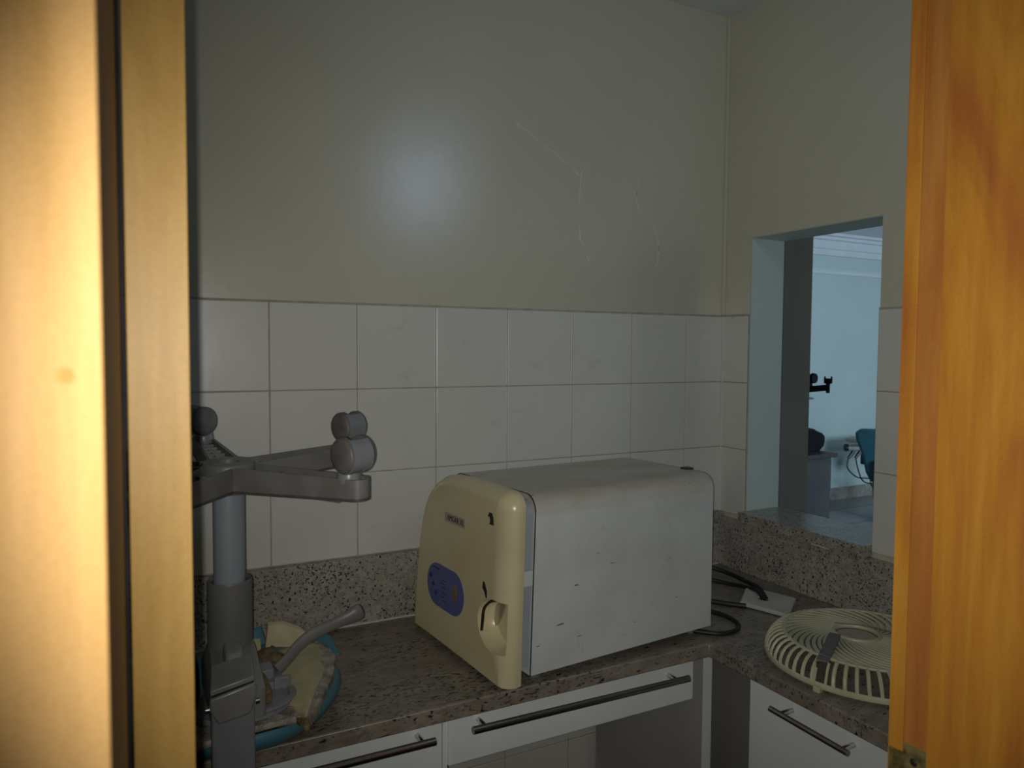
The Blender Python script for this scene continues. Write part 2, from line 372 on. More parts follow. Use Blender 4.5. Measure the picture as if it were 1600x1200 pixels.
# scuffs on the paint above the tiles
def scuff(pts, wdt):
    bm = B(); tube(bm, smooth_path([(x, 0.0058, z) for x, z in pts], 5), wdt, 6, flat=(1, 0.35)); return bm
bm = B()
tube(bm, smooth_path([(x, 0.0058, z) for x, z in ((-0.723, 2.145), (-0.637, 2.099), (-0.546, 2.048), (-0.525, 2.03), (-0.505, 2.053))], 5), 0.0011, 6)
tube(bm, smooth_path([(x, 0.0058, z) for x, z in ((-0.516, 2.04), (-0.521, 2.003), (-0.523, 1.96))], 5), 0.0012, 6)
tube(bm, smooth_path([(x, 0.0058, z) for x, z in ((-0.521, 1.89), (-0.519, 1.86), (-0.508, 1.842))], 5), 0.0012, 6)
tube(bm, smooth_path([(x, 0.0058, z) for x, z in ((-0.497, 1.815), (-0.487, 1.795))], 5), 0.0013, 6)
tube(bm, smooth_path([(x, 0.0058, z) for x, z in ((-0.328, 2.04), (-0.323, 1.96), (-0.272, 1.919), (-0.248, 1.857), (-0.256, 1.792))], 5), 0.0008, 6)
struct('trim_8', bm, m_bright)

# ------------------------------------------------------------------ door, casings
# casing nearest the camera, on the corridor side, and the reveal behind it
bm = B(); bx(bm, -1.80, -1.6345, -1.437, -1.417, 0, 2.2, bev=0.0015)
c = struct('trim_9', bm, m_woodL)
bm = B(); tube(bm, [(-1.6455, -1.4374, 1.550), (-1.6455, -1.4362, 1.550)], 0.0028, 12); obj('screw_cap', bm, m_knot, c)
bm = B(); L = [(-1.66, -1.4168), (-1.6345, -1.4168), (-1.6308, -1.236), (-1.6308, -1.2175), (-1.66, -1.2175)]
prism(bm, [[(x, y, 0) for x, y in L], [(x, y, 2.12) for x, y in L]])
struct('trim_10', bm, m_woodL, smooth=False)
bm = B(); bx(bm, -1.66, -1.6285, FY+0.001, FY+0.012, 0, 2.12); struct('gap_shade_strip', bm, m_matte)  # matte black strip put in to paint the darkness of the hinge gap
# door leaf stands open into the room at a right angle, its edge faces the camera
bm = B(); bx(bm, -1.6275, -1.5925, FY, -0.507, 0.01, 2.10, bev=0.0012)
dl = struct('door_1', bm, m_woodD)
# right jamb : stop, rebate, casing edge
bm = B(); bx(bm, -0.916, -0.885, -1.437, -1.2655, 0, 2.12, bev=0.0012)
jr = struct('trim_11', bm, m_woodR)
bm = B(); bx(bm, -0.904, -0.885, -1.2655, -1.2335, 0, 2.12, bev=0.0006)
jr2 = struct('trim_12', bm, m_woodR2)
bm = B(); bx(bm, -0.9045, -0.83, -1.2330, FY+0.001, 0, 2.15, bev=0.0010)
struct('trim_13', bm, m_woodR)
bm = B(); bx(bm, -1.66, -0.885, -1.437, -1.2655, 2.10, 2.14); struct('trim_14', bm, m_woodR)
# strike plate
bm = B(); bx(bm, -0.9058, -0.9042, -1.2615, -1.2345, 1.04, 1.1465, bev=0.0005)
bx(bm, -0.9062, -0.9040, -1.2345, -1.2185, 1.05, 1.135, bev=0.0005)
sp_ = obj('strike_plate', bm, m_brass, jr2); sp_['label'] = 'aged brass strike plate'
bm = B(); lathe(bm, [(0, 0.0014), (0.0026, 0.001), (0.0042, 0)], 16, mtx=Matrix.Translation((-0.9058, -1.2465, 1.130)) @ Matrix.Rotation(-PI/2, 4, 'Y'))
obj('screw', bm, m_black, sp_)

# ------------------------------------------------------------------ worktops and upstands
bm = B()
lo = [(LX, 0.0), (0.0, 0.0), (0.0, FY), (-0.478, FY), (-0.478, -0.482), (LX, -0.482)]
prism(bm, [[(x, y, 0.868) for x, y in lo], [(x, y, 0.90) for x, y in lo]])
wt = tag(obj('worktop', bm, m_gtop, bev=0.003), 'brown speckled granite worktop running along the back wall and round the corner', 'worktop')
bm = B(); bx(bm, LX, 0.0, -0.018, 0.006, 0.9002, TZ-0.001, bev=0.0015)
us = tag(obj('granite_upstand', bm, m_gsplash), 'speckled granite upstand along the back wall under the tiles', 'upstand')
bm = B(); bx(bm, LX, -0.02, -0.0215, -0.0175, 0.8995, 0.9035); obj('sealant_line', bm, m_caulk, us)
bm = B(); bx(bm, -0.018, 0.006, FY, -0.0185, 0.9002, TZ-0.013, bev=0.0015)
tag(obj('granite_upstand', bm, m_gsplash), 'speckled granite upstand on the right wall under the pass-through sill', 'upstand')
bm = B(); bx(bm, -0.026, 0.150, OY0-0.0, OY1+0.0, TZ-0.0115, TZ+0.018, bev=0.002)
sl = tag(obj('window_sill', bm, m_gsplash), 'grey granite sill of the pass-through opening in the right wall', 'sill')
bm = B(); tube(bm, [(-0.0265, -0.372, TZ-0.013), (-0.0265, -0.425, TZ-0.014)], 0.0018, 6); obj('caulk_chip', bm, m_caulk, sl)

# ------------------------------------------------------------------ base cabinets
def bar_handle(parent, p0, p1, post0, post1, r=0.0072, out=(0, -1, 0), reach=0.035):
    bm = B(); tube(bm, [p0, p1], r, 20)
    h = obj('handle', bm, m_chrome, parent)
    o = Vector(out)
    for q in (post0, post1):
        bm = B(); q = Vector(q); tube(bm, [q, q-o*reach], 0.0052, 14); obj('handle_post', bm, m_steel, h)
    return h
# left cabinet
X0, X1 = -1.78, -1.1125; Y0 = -0.46
t = thing('base_cabinet', 'white base cabinet under the worktop at left, below the upturned stool', 'cabinet', (X0, Y0, 0))
def loc(bm, o): return shift(bm, -Vector(o))
O = (X0, Y0, 0)
bm = B(); bx(bm, X0, X0+0.016, Y0+0.018, -0.04, 0.08, 0.867); bx(bm, X1-0.018, X1, Y0+0.018, -0.04, 0.08, 0.867)
bx(bm, X0+0.016, X1-0.018, Y0+0.018, -0.04, 0.08, 0.098); bx(bm, X0+0.016, X1-0.018, -0.06, -0.04, 0.098, 0.867)
obj('body', loc(bm, O), m_greylam, t)
bm = B(); bx(bm, X0, X1-0.001, Y0, Y0+0.018, 0.725, 0.866, bev=0.002); dr = obj('drawer', loc(bm, O), m_white, t)
bar_handle(dr, Vector((-1.68, -0.495, 0.848))-Vector(O), Vector((-1.141, -0.495, 0.845))-Vector(O), Vector((-1.645, -0.495, 0.848))-Vector(O), Vector((-1.163, -0.495, 0.845))-Vector(O))
bm = B(); bx(bm, X0, (X0+X1)/2-0.002, Y0, Y0+0.018, 0.09, 0.721, bev=0.002); obj('door', loc(bm, O), m_white, t)
bm = B(); bx(bm, (X0+X1)/2+0.002, X1-0.001, Y0, Y0+0.018, 0.09, 0.721, bev=0.002); obj('door', loc(bm, O), m_white, t)
# knee-space unit : drawer + right side panel
X0, X1 = -1.1115, -0.449; O = (X0, Y0, 0)
t = thing('desk_drawer_unit', 'white single drawer unit over an open knee space in front of the sterilizer', 'drawer unit', O)
bm = B(); bx(bm, -0.4725, -0.449, Y0+0.002, -0.03, 0.0, 0.867, bev=0.001); obj('side_panel', loc(bm, O), m_greylam, t)
bm = B(); bx(bm, -0.473, -0.4485, Y0-0.001, Y0+0.002, 0.0, 0.867); obj('edge_band', loc(bm, O), m_white, t)
bm = B(); bx(bm, X0+0.0005, X0+0.010, Y0+0.004, -0.10, 0.76, 0.867)
obj('runner_panel', loc(bm, O), m_white, t)
bm = B(); bx(bm, -1.095, -0.508, Y0+0.018, -0.10, 0.785, 0.80); bx(bm, -1.095, -1.083, Y0+0.018, -0.10, 0.80, 0.855); bx(bm, -0.520, -0.508, Y0+0.018, -0.10, 0.80, 0.855)
obj('drawer_box', loc(bm, O), m_greylam, t)
bm = B(); bx(bm, -1.1015, -0.503, Y0-0.002, Y0+0.018, 0.769, 0.8665, bev=0.004, seg=3); dr = obj('drawer_front', loc(bm, O), m_white, t)
V = Vector
bar_handle(dr, V((-1.067, -0.497, 0.848))-V(O), V((-0.549, -0.497, 0.841))-V(O), V((-1.040, -0.497, 0.848))-V(O), V((-0.578, -0.497, 0.841))-V(O))
# right cabinet, front faces -x
X0, X1, YA, YB = -0.455, -0.04, FY+0.01, -0.582; O = (X0, YB, 0)
t = thing('base_cabinet', 'white base cabinet under the right worktop, below the fan guard', 'cabinet', O)
bm = B(); bx(bm, X0+0.018, X1, YB-0.016, YB, 0.08, 0.867); bx(bm, X0+0.018, X1, YA, YA+0.016, 0.08, 0.867)
bx(bm, X0+0.018, X1, YA+0.016, YB-0.016, 0.08, 0.098); bx(bm, X1-0.02, X1, YA+0.016, YB-0.016, 0.098, 0.867)
obj('body', loc(bm, O), m_inside, t)
bm = B(); bx(bm, X0, X0+0.018, -0.925, YB-0.001, 0.09, 0.866, bev=0.002); dd = obj('door', loc(bm, O), m_white, t)
bar_handle(dd, V((-0.49, -0.671, 0.838))-V(O), V((-0.49, -0.853, 0.836))-V(O), V((-0.49, -0.697, 0.838))-V(O), V((-0.49, -0.838, 0.836))-V(O), r=0.0058, out=(-1, 0, 0))
bm = B(); bx(bm, X0, X0+0.018, YA, -0.928, 0.09, 0.866, bev=0.002); obj('door', loc(bm, O), m_white, t)
# added dark panel standing in for the shade of the open blind corner
bm = B(); bx(bm, -0.40, -0.385, -0.575, -0.04, 0.0, 0.867); tag(obj('corner_gap_shade', bm, m_inside), 'added dark panel painting the shade of the corner gap between the two white cabinets', 'panel')

# ------------------------------------------------------------------ sterilizer (autoclave)
AX = (-0.936, -0.478, 0.90); ARZ = math.atan2(0.045, 0.51)
BL, BW, BZ0, BZ1 = 0.512, 0.335, 0.017, 0.372
t = thing('sterilizer', 'white and cream tabletop sterilizer with blue control panel on the granite worktop', 'sterilizer', AX, ARZ)
def body_loop(x, d=0.0, r=0.034):
    y0, y1, z0, z1 = d, BW-d, BZ0+d, BZ1-d; L = [(x, y0, z0), ]
    for k in range(9):
        a = PI - k*PI/16; L.append((x, y0+r+r*math.cos(a), z1-r+r*math.sin(a)))
    for k in range(9):
        a = PI/2 - k*PI/16; L.append((x, y1-r+r*math.cos(a), z1-r+r*math.sin(a)))
    L.append((x, y1, z0)); return L
bm = B()
prism(bm, [body_loop(0.004, 0.012, 0.026), body_loop(0.004, 0.0035, 0.032), body_loop(0.0, 0.002, 0.033), body_loop(0.0, 0.0, 0.034), body_loop(BL-0.004, 0), body_loop(BL, 0.004, 0.03)])
obj('housing', bm, m_body, t, ang=40)
bm = B(); prism(bm, [body_loop(-0.010, 0.016, 0.022), body_loop(0.003, 0.012, 0.026)])
fr = obj('front_frame', bm, m_bezel, t, ang=40)
bm = B(); prism(bm, [body_loop(-0.0005, 0.0005, 0.035), body_loop(-0.0012, -0.0008, 0.035), body_loop(0.0012, -0.0010, 0.035), body_loop(0.0014, 0.0004, 0.035)], cap=False)
obj('rim_gasket', bm, m_black, t)
# rear vent lip
bm = B(); bx(bm, BL-0.012, BL+0.008, 0.075, 0.098, BZ1-0.003, BZ1+0.0035, bev=0.001); obj('rear_clip', bm, m_black, t)
for px_, py_ in ((0.03, 0.03), (BL-0.04, 0.03), (0.03, BW-0.03), (BL-0.04, BW-0.03)):
    bm = B(); lathe(bm, [(0, 0), (0.013, 0), (0.015, 0.004), (0.015, 0.0168), (0, 0.0168)], 20, (px_, py_, 0)); obj('foot', bm, m_black if py_ > 0.1 else m_gp, t)
# door disc joining panel to chamber
bm = B(); lathe(bm, [(0, 0), (0.13, 0), (0.13, 0.03), (0, 0.03)], 40, mtx=Matrix.Translation((-0.034, 0.17, 0.19)) @ Matrix.Rotation(PI/2, 4, 'Y'))
obj('chamber_lid', bm, m_steel, t)
# front door panel : outline in (y,z)
def arc(cx_, cz_, r, a0, a1, n):
    return [(cx_+r*math.cos(math.radians(a0+(a1-a0)*k/n)), cz_+r*math.sin(math.radians(a0+(a1-a0)*k/n))) for k in range(n+1)]
ol = [(-0.006, 0.004), (0.15, 0.006), (0.30, 0.008)]
ol += arc(0.386, 0.022, 0.014, -90, 0, 4)
ol += [(0.3985, 0.09), (0.393, 0.15), (0.386, 0.21), (0.374, 0.265), (0.362, 0.30), (0.343, 0.332), (0.318, 0.357), (0.285, 0.374), (0.245, 0.381), (0.20, 0.384), (0.12, 0.385), (0.06, 0.3835)]
ol += arc(0.032, 0.345, 0.0375, 82, 180, 9)
ol += [(-0.006, 0.30), (-0.006, 0.2), (-0.006, 0.10)]
# resample smoothly is not needed; inset along normals
def inset(L, dtop, dside_r, dside_l, dbot):
    n = len(L); out = []
    for i in range(n):
        a = L[i-1]; b = L[(i+1) % n]; tx, tz = b[0]-a[0], b[1]-a[1]; l = math.hypot(tx, tz); nx, nz = -tz/l, tx/l
        d = Vector((nx*(dside_r if nx > 0 else dside_l), nz*(dbot if nz > 0 else dtop)))
        out.append((L[i][0]+d.x, L[i][1]+d.y))
    return out
loops = [[(-0.024, y, z) for y, z in ol], [(-0.034, y, z) for y, z in ol]]
loops[0] = [(-0.024, y, z) for y, z in inset(ol, 0.002, 0.002, 0.002, 0.001)]
for k in range(1, 9):
    a = k/8*PI/2; q = 1-math.cos(a); s_ = math.sin(a)
    I = inset(ol, 0.030*q, 0.046*q, 0.022*q, 0.008*q)
    loops.append([(-0.034-0.034*s_, y, z) for y, z in I])
bm = B(); prism(bm, loops)
bmesh.ops.recalc_face_normals(bm, faces=bm.faces)
me = D.meshes.new('tmp'); bm.to_mesh(me); bm.free(); pan = D.objects.new('tmp', me); COL.objects.link(pan)
# hand recess cutter
cz = 0.118
cut = [(-0.0065, cz+0.052), (-0.0065, cz-0.046)] + [(0.036+0.058*math.cos(math.radians(a)), cz+0.052*math.sin(math.radians(a))) for a in range(-90, 91, 10)]
cut = [(0.0035, cz-0.050)] + [(0.034+0.060*math.cos(math.radians(a)), cz+0.052*math.sin(math.radians(a))) for a in range(-90, 91, 9)] + [(0.0035, cz+0.050)]
bm = B(); cc = (0.03, cz)
prism(bm, [[(-0.030, cc[0]+(y-cc[0])*0.80, cc[1]+(z-cc[1])*0.80) for y, z in cut], [(-0.036, cc[0]+(y-cc[0])*0.9, cc[1]+(z-cc[1])*0.88) for y, z in cut], [(-0.055, y, z) for y, z in cut], [(-0.11, y, z) for y, z in cut]])
bmesh.ops.recalc_face_normals(bm, faces=bm.faces)
me2 = D.meshes.new('tmp2'); bm.to_mesh(me2); bm.free(); cuo = D.objects.new('tmp2', me2); COL.objects.link(cuo)
md = pan.modifiers.new('b', 'BOOLEAN'); md.object = cuo; md.operation = 'DIFFERENCE'; md.solver = 'EXACT'
dg = bpy.context.evaluated_depsgraph_get(); res = D.meshes.new_from_object(pan.evaluated_get(dg))
D.objects.remove(pan); D.objects.remove(cuo)
bm = B(); bm.from_mesh(res)
door = obj('door_panel', bm, m_cream, t, ang=32)
FX = -0.068
# slot above the recess, bent latch rod
bm = B(); tube(bm, [(FX-0.0002, 0.074, 0.196), (FX-0.0002, 0.071, 0.186), (FX-0.0002, 0.064, 0.178), (FX-0.0002, 0.062, 0.166)], [0.0025, 0.006, 0.0045, 0.002], 10, flat=(0.6, 1))
obj('latch_slot', bm, m_black, door)
bm = B(); tube(bm, smooth_path([(-0.034, 0.035, cz+0.046), (-0.052, 0.044, cz+0.046), (-0.064, 0.056, cz+0.041), (-0.070, 0.066, cz+0.026), (-0.071, 0.0685, cz+0.005), (-0.071, 0.071, cz-0.018)], 5), 0.0032, 10)
rod = obj('latch_rod', bm, m_chrome, door); rod['label'] = 'bent metal latch rod'
# side tab
bm = B(); bx(bm, -0.030, 0.008, 0.001, 0.012, 0.196, 0.226, bev=0.0015); obj('hinge_tab', bm, m_body, t)
# blue control label
cl = []
for k in range(24):
    a = 2*PI*k/24; 
def stadium(x, cy_, cz_, hl, r, ang, nseg=12):
    ca, sa = math.cos(ang), math.sin(ang); P = []
    for k in range(nseg+1):
        a = -PI/2+PI*k/nseg; P.append((hl+r*math.cos(a), r*math.sin(a)))
    for k in range(nseg+1):
        a = PI/2+PI*k/nseg; P.append((-hl+r*math.cos(a), r*math.sin(a)))
    return [(x, cy_+u*ca-v*sa, cz_+u*sa+v*ca) for u, v in P]
CY, CZ = 0.236, 0.136; hl, rr, an = 0.038, 0.047, 0.0
bm = B(); prism(bm, [stadium(FX+0.001, CY, CZ, hl, rr, an), stadium(FX-0.0010, CY, CZ, hl, rr, an)])
cp_ = obj('control_label', bm, m_blue, door)
for (y_, z_) in ((0.303, 0.150), (0.290, 0.134), (0.276, 0.117)):
    bm = B(); lathe(bm, [(0, 0.0024), (0.004, 0.0022), (0.0055, 0.001), (0.0055, -0.001)], 16, mtx=Matrix.Translation((FX-0.001, y_, z_)) @ Matrix.Rotation(-PI/2, 4, 'Y'))
    obj('button', bm, m_dblue, cp_)
bm = B(); prism(bm, [[(FX-0.0008, y, z) for _, y, z in stadium(0, 0.190, 0.138, 0.0095, 0.0085, PI/2)], [(FX-0.002, y, z) for _, y, z in stadium(0, 0.190, 0.138, 0.0095, 0.0085, PI/2)]])
obj('display', bm, m_amber, cp_)
def onpanel(y, z): return Matrix(((0, 0, -1, FX-0.0014), (-1, 0, 0, y), (0, 1, 0, z), (0, 0, 0, 1)))
bm = B(); bx(bm, FX-0.0014, FX-0.0008, 0.262, 0.294, 0.1705, 0.1735); obj('printed_title', bm, m_dblue, cp_)
for i, (y_, z_) in enumerate(((0.240, 0.152), (0.246, 0.144), (0.240, 0.136), (0.236, 0.124), (0.243, 0.116), (0.238, 0.108))):
    bm = B(); bx(bm, FX-0.0014, FX-0.0008, y_-0.008+0.001*(i % 3), y_+0.008, z_-0.0009, z_+0.0009); obj('printed_line', bm, m_dblue, cp_)
# paper sticker with lettering
bm = B(); prism(bm, [[(FX+0.0006, y, z) for y, z in ((0.158, 0.283), (0.246, 0.283), (0.246, 0.303), (0.158, 0.303))], [(FX-0.0004, y, z) for y, z in ((0.158, 0.283), (0.246, 0.283), (0.246, 0.303), (0.158, 0.303))]])
st = obj('name_sticker', bm, m_sticker, door)
obj('lettering', text_bm('AMGAR XL', 0.0150, 0.0003, Matrix(((0, 0, -1, FX-0.0006), (-1, 0, 0, 0.198), (0, 1.15, 0, 0.293), (0, 0, 0, 1)))), m_black, st)
# small dark emblem, upper right
bm = B(); prism(bm, [[(xx, y, z) for y, z in ((0.066, 0.328), (0.060, 0.337), (0.050, 0.337), (0.044, 0.326), (0.043, 0.314), (0.058, 0.314), (0.056, 0.323), (0.060, 0.329))] for xx in (FX+0.001, FX-0.0008)])
obj('emblem', bm, m_black, door)

# the front end leans back a little towards its top
def lean(o):
    if o.type == 'MESH' and o.name.split('.')[0] not in ('foot', 'rear_clip'):
        for v in o.data.vertices:
            if v.co.x < 0.1: v.co.x += 0.011*(v.co.z-BZ0)/0.355
    for c in o.children: lean(c)
lean(t)
# ------------------------------------------------------------------ power cords + outlet cover plate
def cord(pts, r, label, name='power_cord'):
    bm = B(); tube(bm, smooth_path(pts, 8), r, 10); return tag(obj(name, bm, m_rubber), label, 'cord')
cord([(-0.405, -0.10, 0.975), (-0.30, -0.065, 0.955), (-0.17, -0.075, 0.935), (-0.105, -0.135, 0.918), (-0.108, -0.22, 0.915), (-0.140, -0.30, 0.924), (-0.166, -0.350, 0.915)], 0.0062, 'thick black cord from behind the sterilizer into the white cover plate, rear one of two')
cord([(-0.405, -0.14, 0.955), (-0.30, -0.12, 0.935), (-0.20, -0.135, 0.915), (-0.150, -0.20, 0.908), (-0.152, -0.27, 0.918), (-0.163, -0.318, 0.925), (-0.178, -0.356, 0.914)], 0.0058, 'thick black cord beside its twin, front one of two entering the white cover plate')
cord([(-0.405, -0.20, 0.935), (-0.36, -0.22, 0.915), (-0.300, -0.275, 0.907), (-0.262, -0.325, 0.9066), (-0.236, -0.352, 0.9066)], 0.0064, 'black cord lying flat on the worktop and passing under the white cover plate')
cord([(-0.405, -0.25, 0.925), (-0.365, -0.30, 0.906), (-0.335, -0.36, 0.9058), (-0.338, -0.42, 0.9058), (-0.370, -0.458, 0.9058), (-0.420, -0.462, 0.9058), (-0.458, -0.43, 0.9058), (-0.50, -0.38, 0.9058), (-0.55, -0.34, 0.9058)], 0.0055, 'thin black cord looping on the worktop beside the rear corner of the sterilizer')
Pc = [(-0.243, -0.336), (-0.145, -0.262), (-0.098, -0.389), (-0.200, -0.457)]
cxp = sum(p[0] for p in Pc)/4; cyp = sum(p[1] for p in Pc)/4
t = thing('cover_plate', 'white blank wall plate lying on the worktop with a black cord through it', 'cover plate', (cxp, cyp, 0.90))
hole = [(-0.192, -0.350), (-0.174, -0.333), (-0.160, -0.352), (-0.178, -0.371)]
bm = B()
def hz(x, y): return 0.016+0.05*((x-cxp)*0.9+(y-cyp)*(0.6))
O3 = [Vector((x-cxp, y-cyp, hz(x, y))) for x, y in Pc]; H3 = [Vector((x-cxp, y-cyp, hz(x, y))) for x, y in hole]
# order hole points to match outer corners
Hs = []
for o in O3:
    Hs.append(min(H3, key=lambda h: -(h.xy-Vector(((sum(p.x for p in H3)/4), (sum(p.y for p in H3)/4)))).dot(o.xy.normalized())))
dz = Vector((0, 0, 0.004))
R0 = [bm.verts.new(o*0.0+o-Vector((0, 0, 0.009))) for o in O3]; R1 = [bm.verts.new(o-Vector((0, 0, 0.003))) for o in O3]
R2 = [bm.verts.new(Vector((o.x*0.94, o.y*0.94, o.z))) for o in O3]; R3 = [bm.verts.new(h) for h in Hs]; R4 = [bm.verts.new(h-dz) for h in Hs]
R5 = [bm.verts.new(Vector((o.x*0.94, o.y*0.94, o.z-0.004))) for o in O3]
for A, Bq in ((R0, R1), (R1, R2), (R2, R3), (R3, R4), (R4, R5), (R5, R0)):
    for k in range(4): bm.faces.new((A[k], A[(k+1) % 4], Bq[(k+1) % 4], Bq[k]))
obj('plate', bm, m_plate, t, bev=0.0008)
bm = B(); 
prism(bm, [[(h.x*1.0, h.y, h.z-0.0045) for h in Hs], [(h.x, h.y, h.z-0.0035) for h in Hs]])
obj('outlet_insert', bm, m_gp, t)

# ------------------------------------------------------------------ fan guard (dome shaped grille) on right worktop
GC = Vector((-0.250, -0.712, 0.90)); GR = 0.205
t = thing('fan_guard', 'yellowed cream plastic fan guard lying face up on the right worktop', 'fan guard', GC)
bm = B(); n = 96
tube(bm, [(GR*math.cos(2*PI*k/n), GR*math.sin(2*PI*k/n), 0.012) for k in range(n)], 0.0052, 8, closed=True, flat=(0.7, 1.2)); obj('outer_rim', bm, m_cream2, t)
RI, ZI = 0.168, 0.055
bm = B(); tube(bm, [(RI*math.cos(2*PI*k/n), RI*math.sin(2*PI*k/n), ZI) for k in range(n)], 0.0042, 8, closed=True, flat=(1.1, 0.8)); obj('shoulder_ring', bm, m_cream2, t)
RH, ZH = 0.046, 0.047; HX, HY = 0.014, 0.040
bm = B(); tube(bm, [(HX+RH*math.cos(2*PI*k/48), HY+RH*math.sin(2*PI*k/48), ZH) for k in range(48)], 0.0048, 8, closed=True); obj('hub_ring', bm, m_cream2, t)
bm = B(); N = 60
for k in range(N):
    a = 2*PI*k/N
    if 3.05 < a < 3.55 and k % 4 == 0: continue
    pts = []
    for j in range(6):
        q = j/5*PI/2; r_ = RI+(GR-RI)*math.sin(q); z_ = 0.012+(ZI-0.012)*math.cos(q); aa = a+0.03*j/5
        pts.append((r_*math.cos(aa), r_*math.sin(aa), z_))
    tube(bm, pts, 0.0034, 6, flat=(1.15, 0.8))
obj('side_rib', bm, m_cream2, t)
bm = B(); N = 38
for k in range(N):
    a = 2*PI*k/N; pts = []
    for j in range(13):
        q = j/12; aa = a - 1.25*(1-math.pow(q, 0.85)); r_ = RH+(RI-RH)*q
        pts.append((HX*(1-q)+r_*math.cos(aa), HY*(1-q)+r_*math.sin(aa), ZH+(ZI-ZH)*q-0.004*math.sin(PI*q)))
    tube(bm, pts, [0.0024+0.0021*j/12 for j in range(13)], 6, flat=(1.2, 0.7))
obj('spiral_rib', bm, m_cream2, t)
# flat mounting bar from hub to shoulder, its two edges running down the side, and the lug
p0 = V((-0.289-GC.x, -0.660-GC.y, ZH+0.006)); p1 = V((-0.4385-GC.x, -0.752-GC.y, ZI+0.004))
d_ = (p1-p0); d_.z = 0; d_.normalize(); s_ = V((-d_.y, d_.x, 0)); w_ = 0.0115
bm = B(); lps = [[p_+s_*w_, p_-s_*w_, p_-s_*w_-V((0, 0, 0.004)), p_+s_*w_-V((0, 0, 0.004))] for p_ in (p0, p0.lerp(p1, 0.5), p1)]
prism(bm, lps); obj('mounting_bar', bm, m_wheel, t)
q1 = V((p1.x, p1.y, 0)); f_ = GR/RI
for sg in (1, -1):
    e0 = V((p1.x+sg*s_.x*w_, p1.y+sg*s_.y*w_, 0)); u_ = e0.normalized()
    bm = B(); tube(bm, [V((e0.x, e0.y, ZI)), V((u_.x*GR*0.96, u_.y*GR*0.96, 0.042)), V((u_.x*GR, u_.y*GR, 0.012))], 0.0028, 6)
    obj('bar_edge', bm, m_cream2, t)
bm = B(); q = V((q1.x, q1.y, 0)).normalized()*(GR+0.004); bx(bm, -0.008, 0.006, -0.007, 0.007, -0.0, 0.012, bev=0.001, mtx=Matrix.Translation((q.x, q.y, 0.0005)) @ Matrix.Rotation(math.atan2(q.y, q.x), 4, 'Z')); obj('lug', bm, m_cream2, t)
bm = B(); lathe(bm, [(0, 0), (RH-0.004, 0), (RH-0.004, 0.002), (0, 0.002)], 32, (HX, HY, 0.040)); hc = obj('hub_disc', bm, m_sticker, t); hc['label'] = 'pale brown disc in the centre'
bm = B(); tube(bm, smooth_path([(0.0, 0.085, 0.058), (0.035, 0.045, 0.060), (0.055, 0.0, 0.060), (0.055, -0.06, 0.060), (0.04, -0.12, 0.061)], 6), 0.0014, 6); obj('wire_strand', bm, m_gp, t)

# ------------------------------------------------------------------ upturned dental stool
SO = V((-1.478, -0.40, 0.90))
t = thing('dental_stool', 'upturned grey dental stool with torn teal seat and castors in the air, on the worktop', 'stool', SO)
# seat (offset), rounded cushion
sc_ = V((0.010, 0.056, 0))
bm = B()
pr = [(0, 0.002), (0.10, 0.002), (0.145, 0.006), (0.172, 0.016), (0.186, 0.030), (0.189, 0.042), (0.184, 0.052), (0.172, 0.056), (0.150, 0.054), (0.0, 0.050)]
lathe(bm, pr, 56, tuple(sc_))
for v in bm.verts:
    nz_ = noise.noise(v.co*9)*0.008; v.co.x += nz_*(1 if v.co.x > 0 else -1); v.co.y += noise.noise(v.co*7+V((4, 0, 0)))*0.006
seat = obj('seat', bm, m_teal, t, ang=80)
def blob(name, poly, z0, z1, m, parent, amp=0.006, sub=4, seed=0, bulge=0.006):
    """irregular cushion slab from a polygon (stool coordinates)"""
    bm = B(); c_ = V((sum(p[0] for p in poly)/len(poly), sum(p[1] for p in poly)/len(poly), 0))
    P = []
    n_ = len(poly)
    for i in range(n_):
        a, b_ = V((*poly[i], 0)), V((*poly[(i+1) % n_], 0))
        for k in range(3): P.append(a.lerp(b_, k/3))
    def ring(f, z): return [V((c_.x+(p.x-c_.x)*f, c_.y+(p.y-c_.y)*f, z+noise.noise(V((p.x*40*f, p.y*40*f, seed+z*9)))*amp)) for p in P]
    prism(bm, [ring(0.96, z0), ring(1.0, (z0+z1)/2), ring(0.97, z1), ring(0.85, z1+bulge*0.5), ring(0.55, z1+bulge), ring(0.2, z1+bulge*1.1)])
    return obj(name, bm, m, parent, ang=60)
S = lambda L: [(x+1.478, y+0.40) for x, y in L]
foam = blob('foam', S([(-1.327, -0.225), (-1.292, -0.240), (-1.288, -0.32), (-1.312, -0.415), (-1.350, -0.490), (-1.376, -0.540), (-1.388, -0.499), (-1.42, -0.442), (-1.425, -0.357), (-1.40, -0.255)]), 0.048, 0.066, m_foam, seat, 0.004)
foam['label'] = 'exposed cream foam'
o = blob('torn_edge', S([(-1.300, -0.235), (-1.281, -0.270), (-1.279, -0.325), (-1.300, -0.40), (-1.345, -0.492), (-1.376, -0.548), (-1.380, -0.540), (-1.350, -0.485), (-1.310, -0.40), (-1.290, -0.33), (-1.292, -0.27)]), 0.050, 0.068, m_film, seat, 0.004, seed=3, bulge=0.002)
o = blob('old_foam', S([(-1.44, -0.27), (-1.385, -0.25), (-1.37, -0.30), (-1.395, -0.36), (-1.43, -0.40), (-1.46, -0.38)]), 0.05, 0.076, m_oldfoam, seat, 0.012, seed=5, bulge=0.006)
o = blob('old_foam', S([(-1.395, -0.520), (-1.372, -0.522), (-1.376, -0.548), (-1.386, -0.552)]), 0.050, 0.060, m_oldfoam, seat, 0.006, seed=8, bulge=0.002)
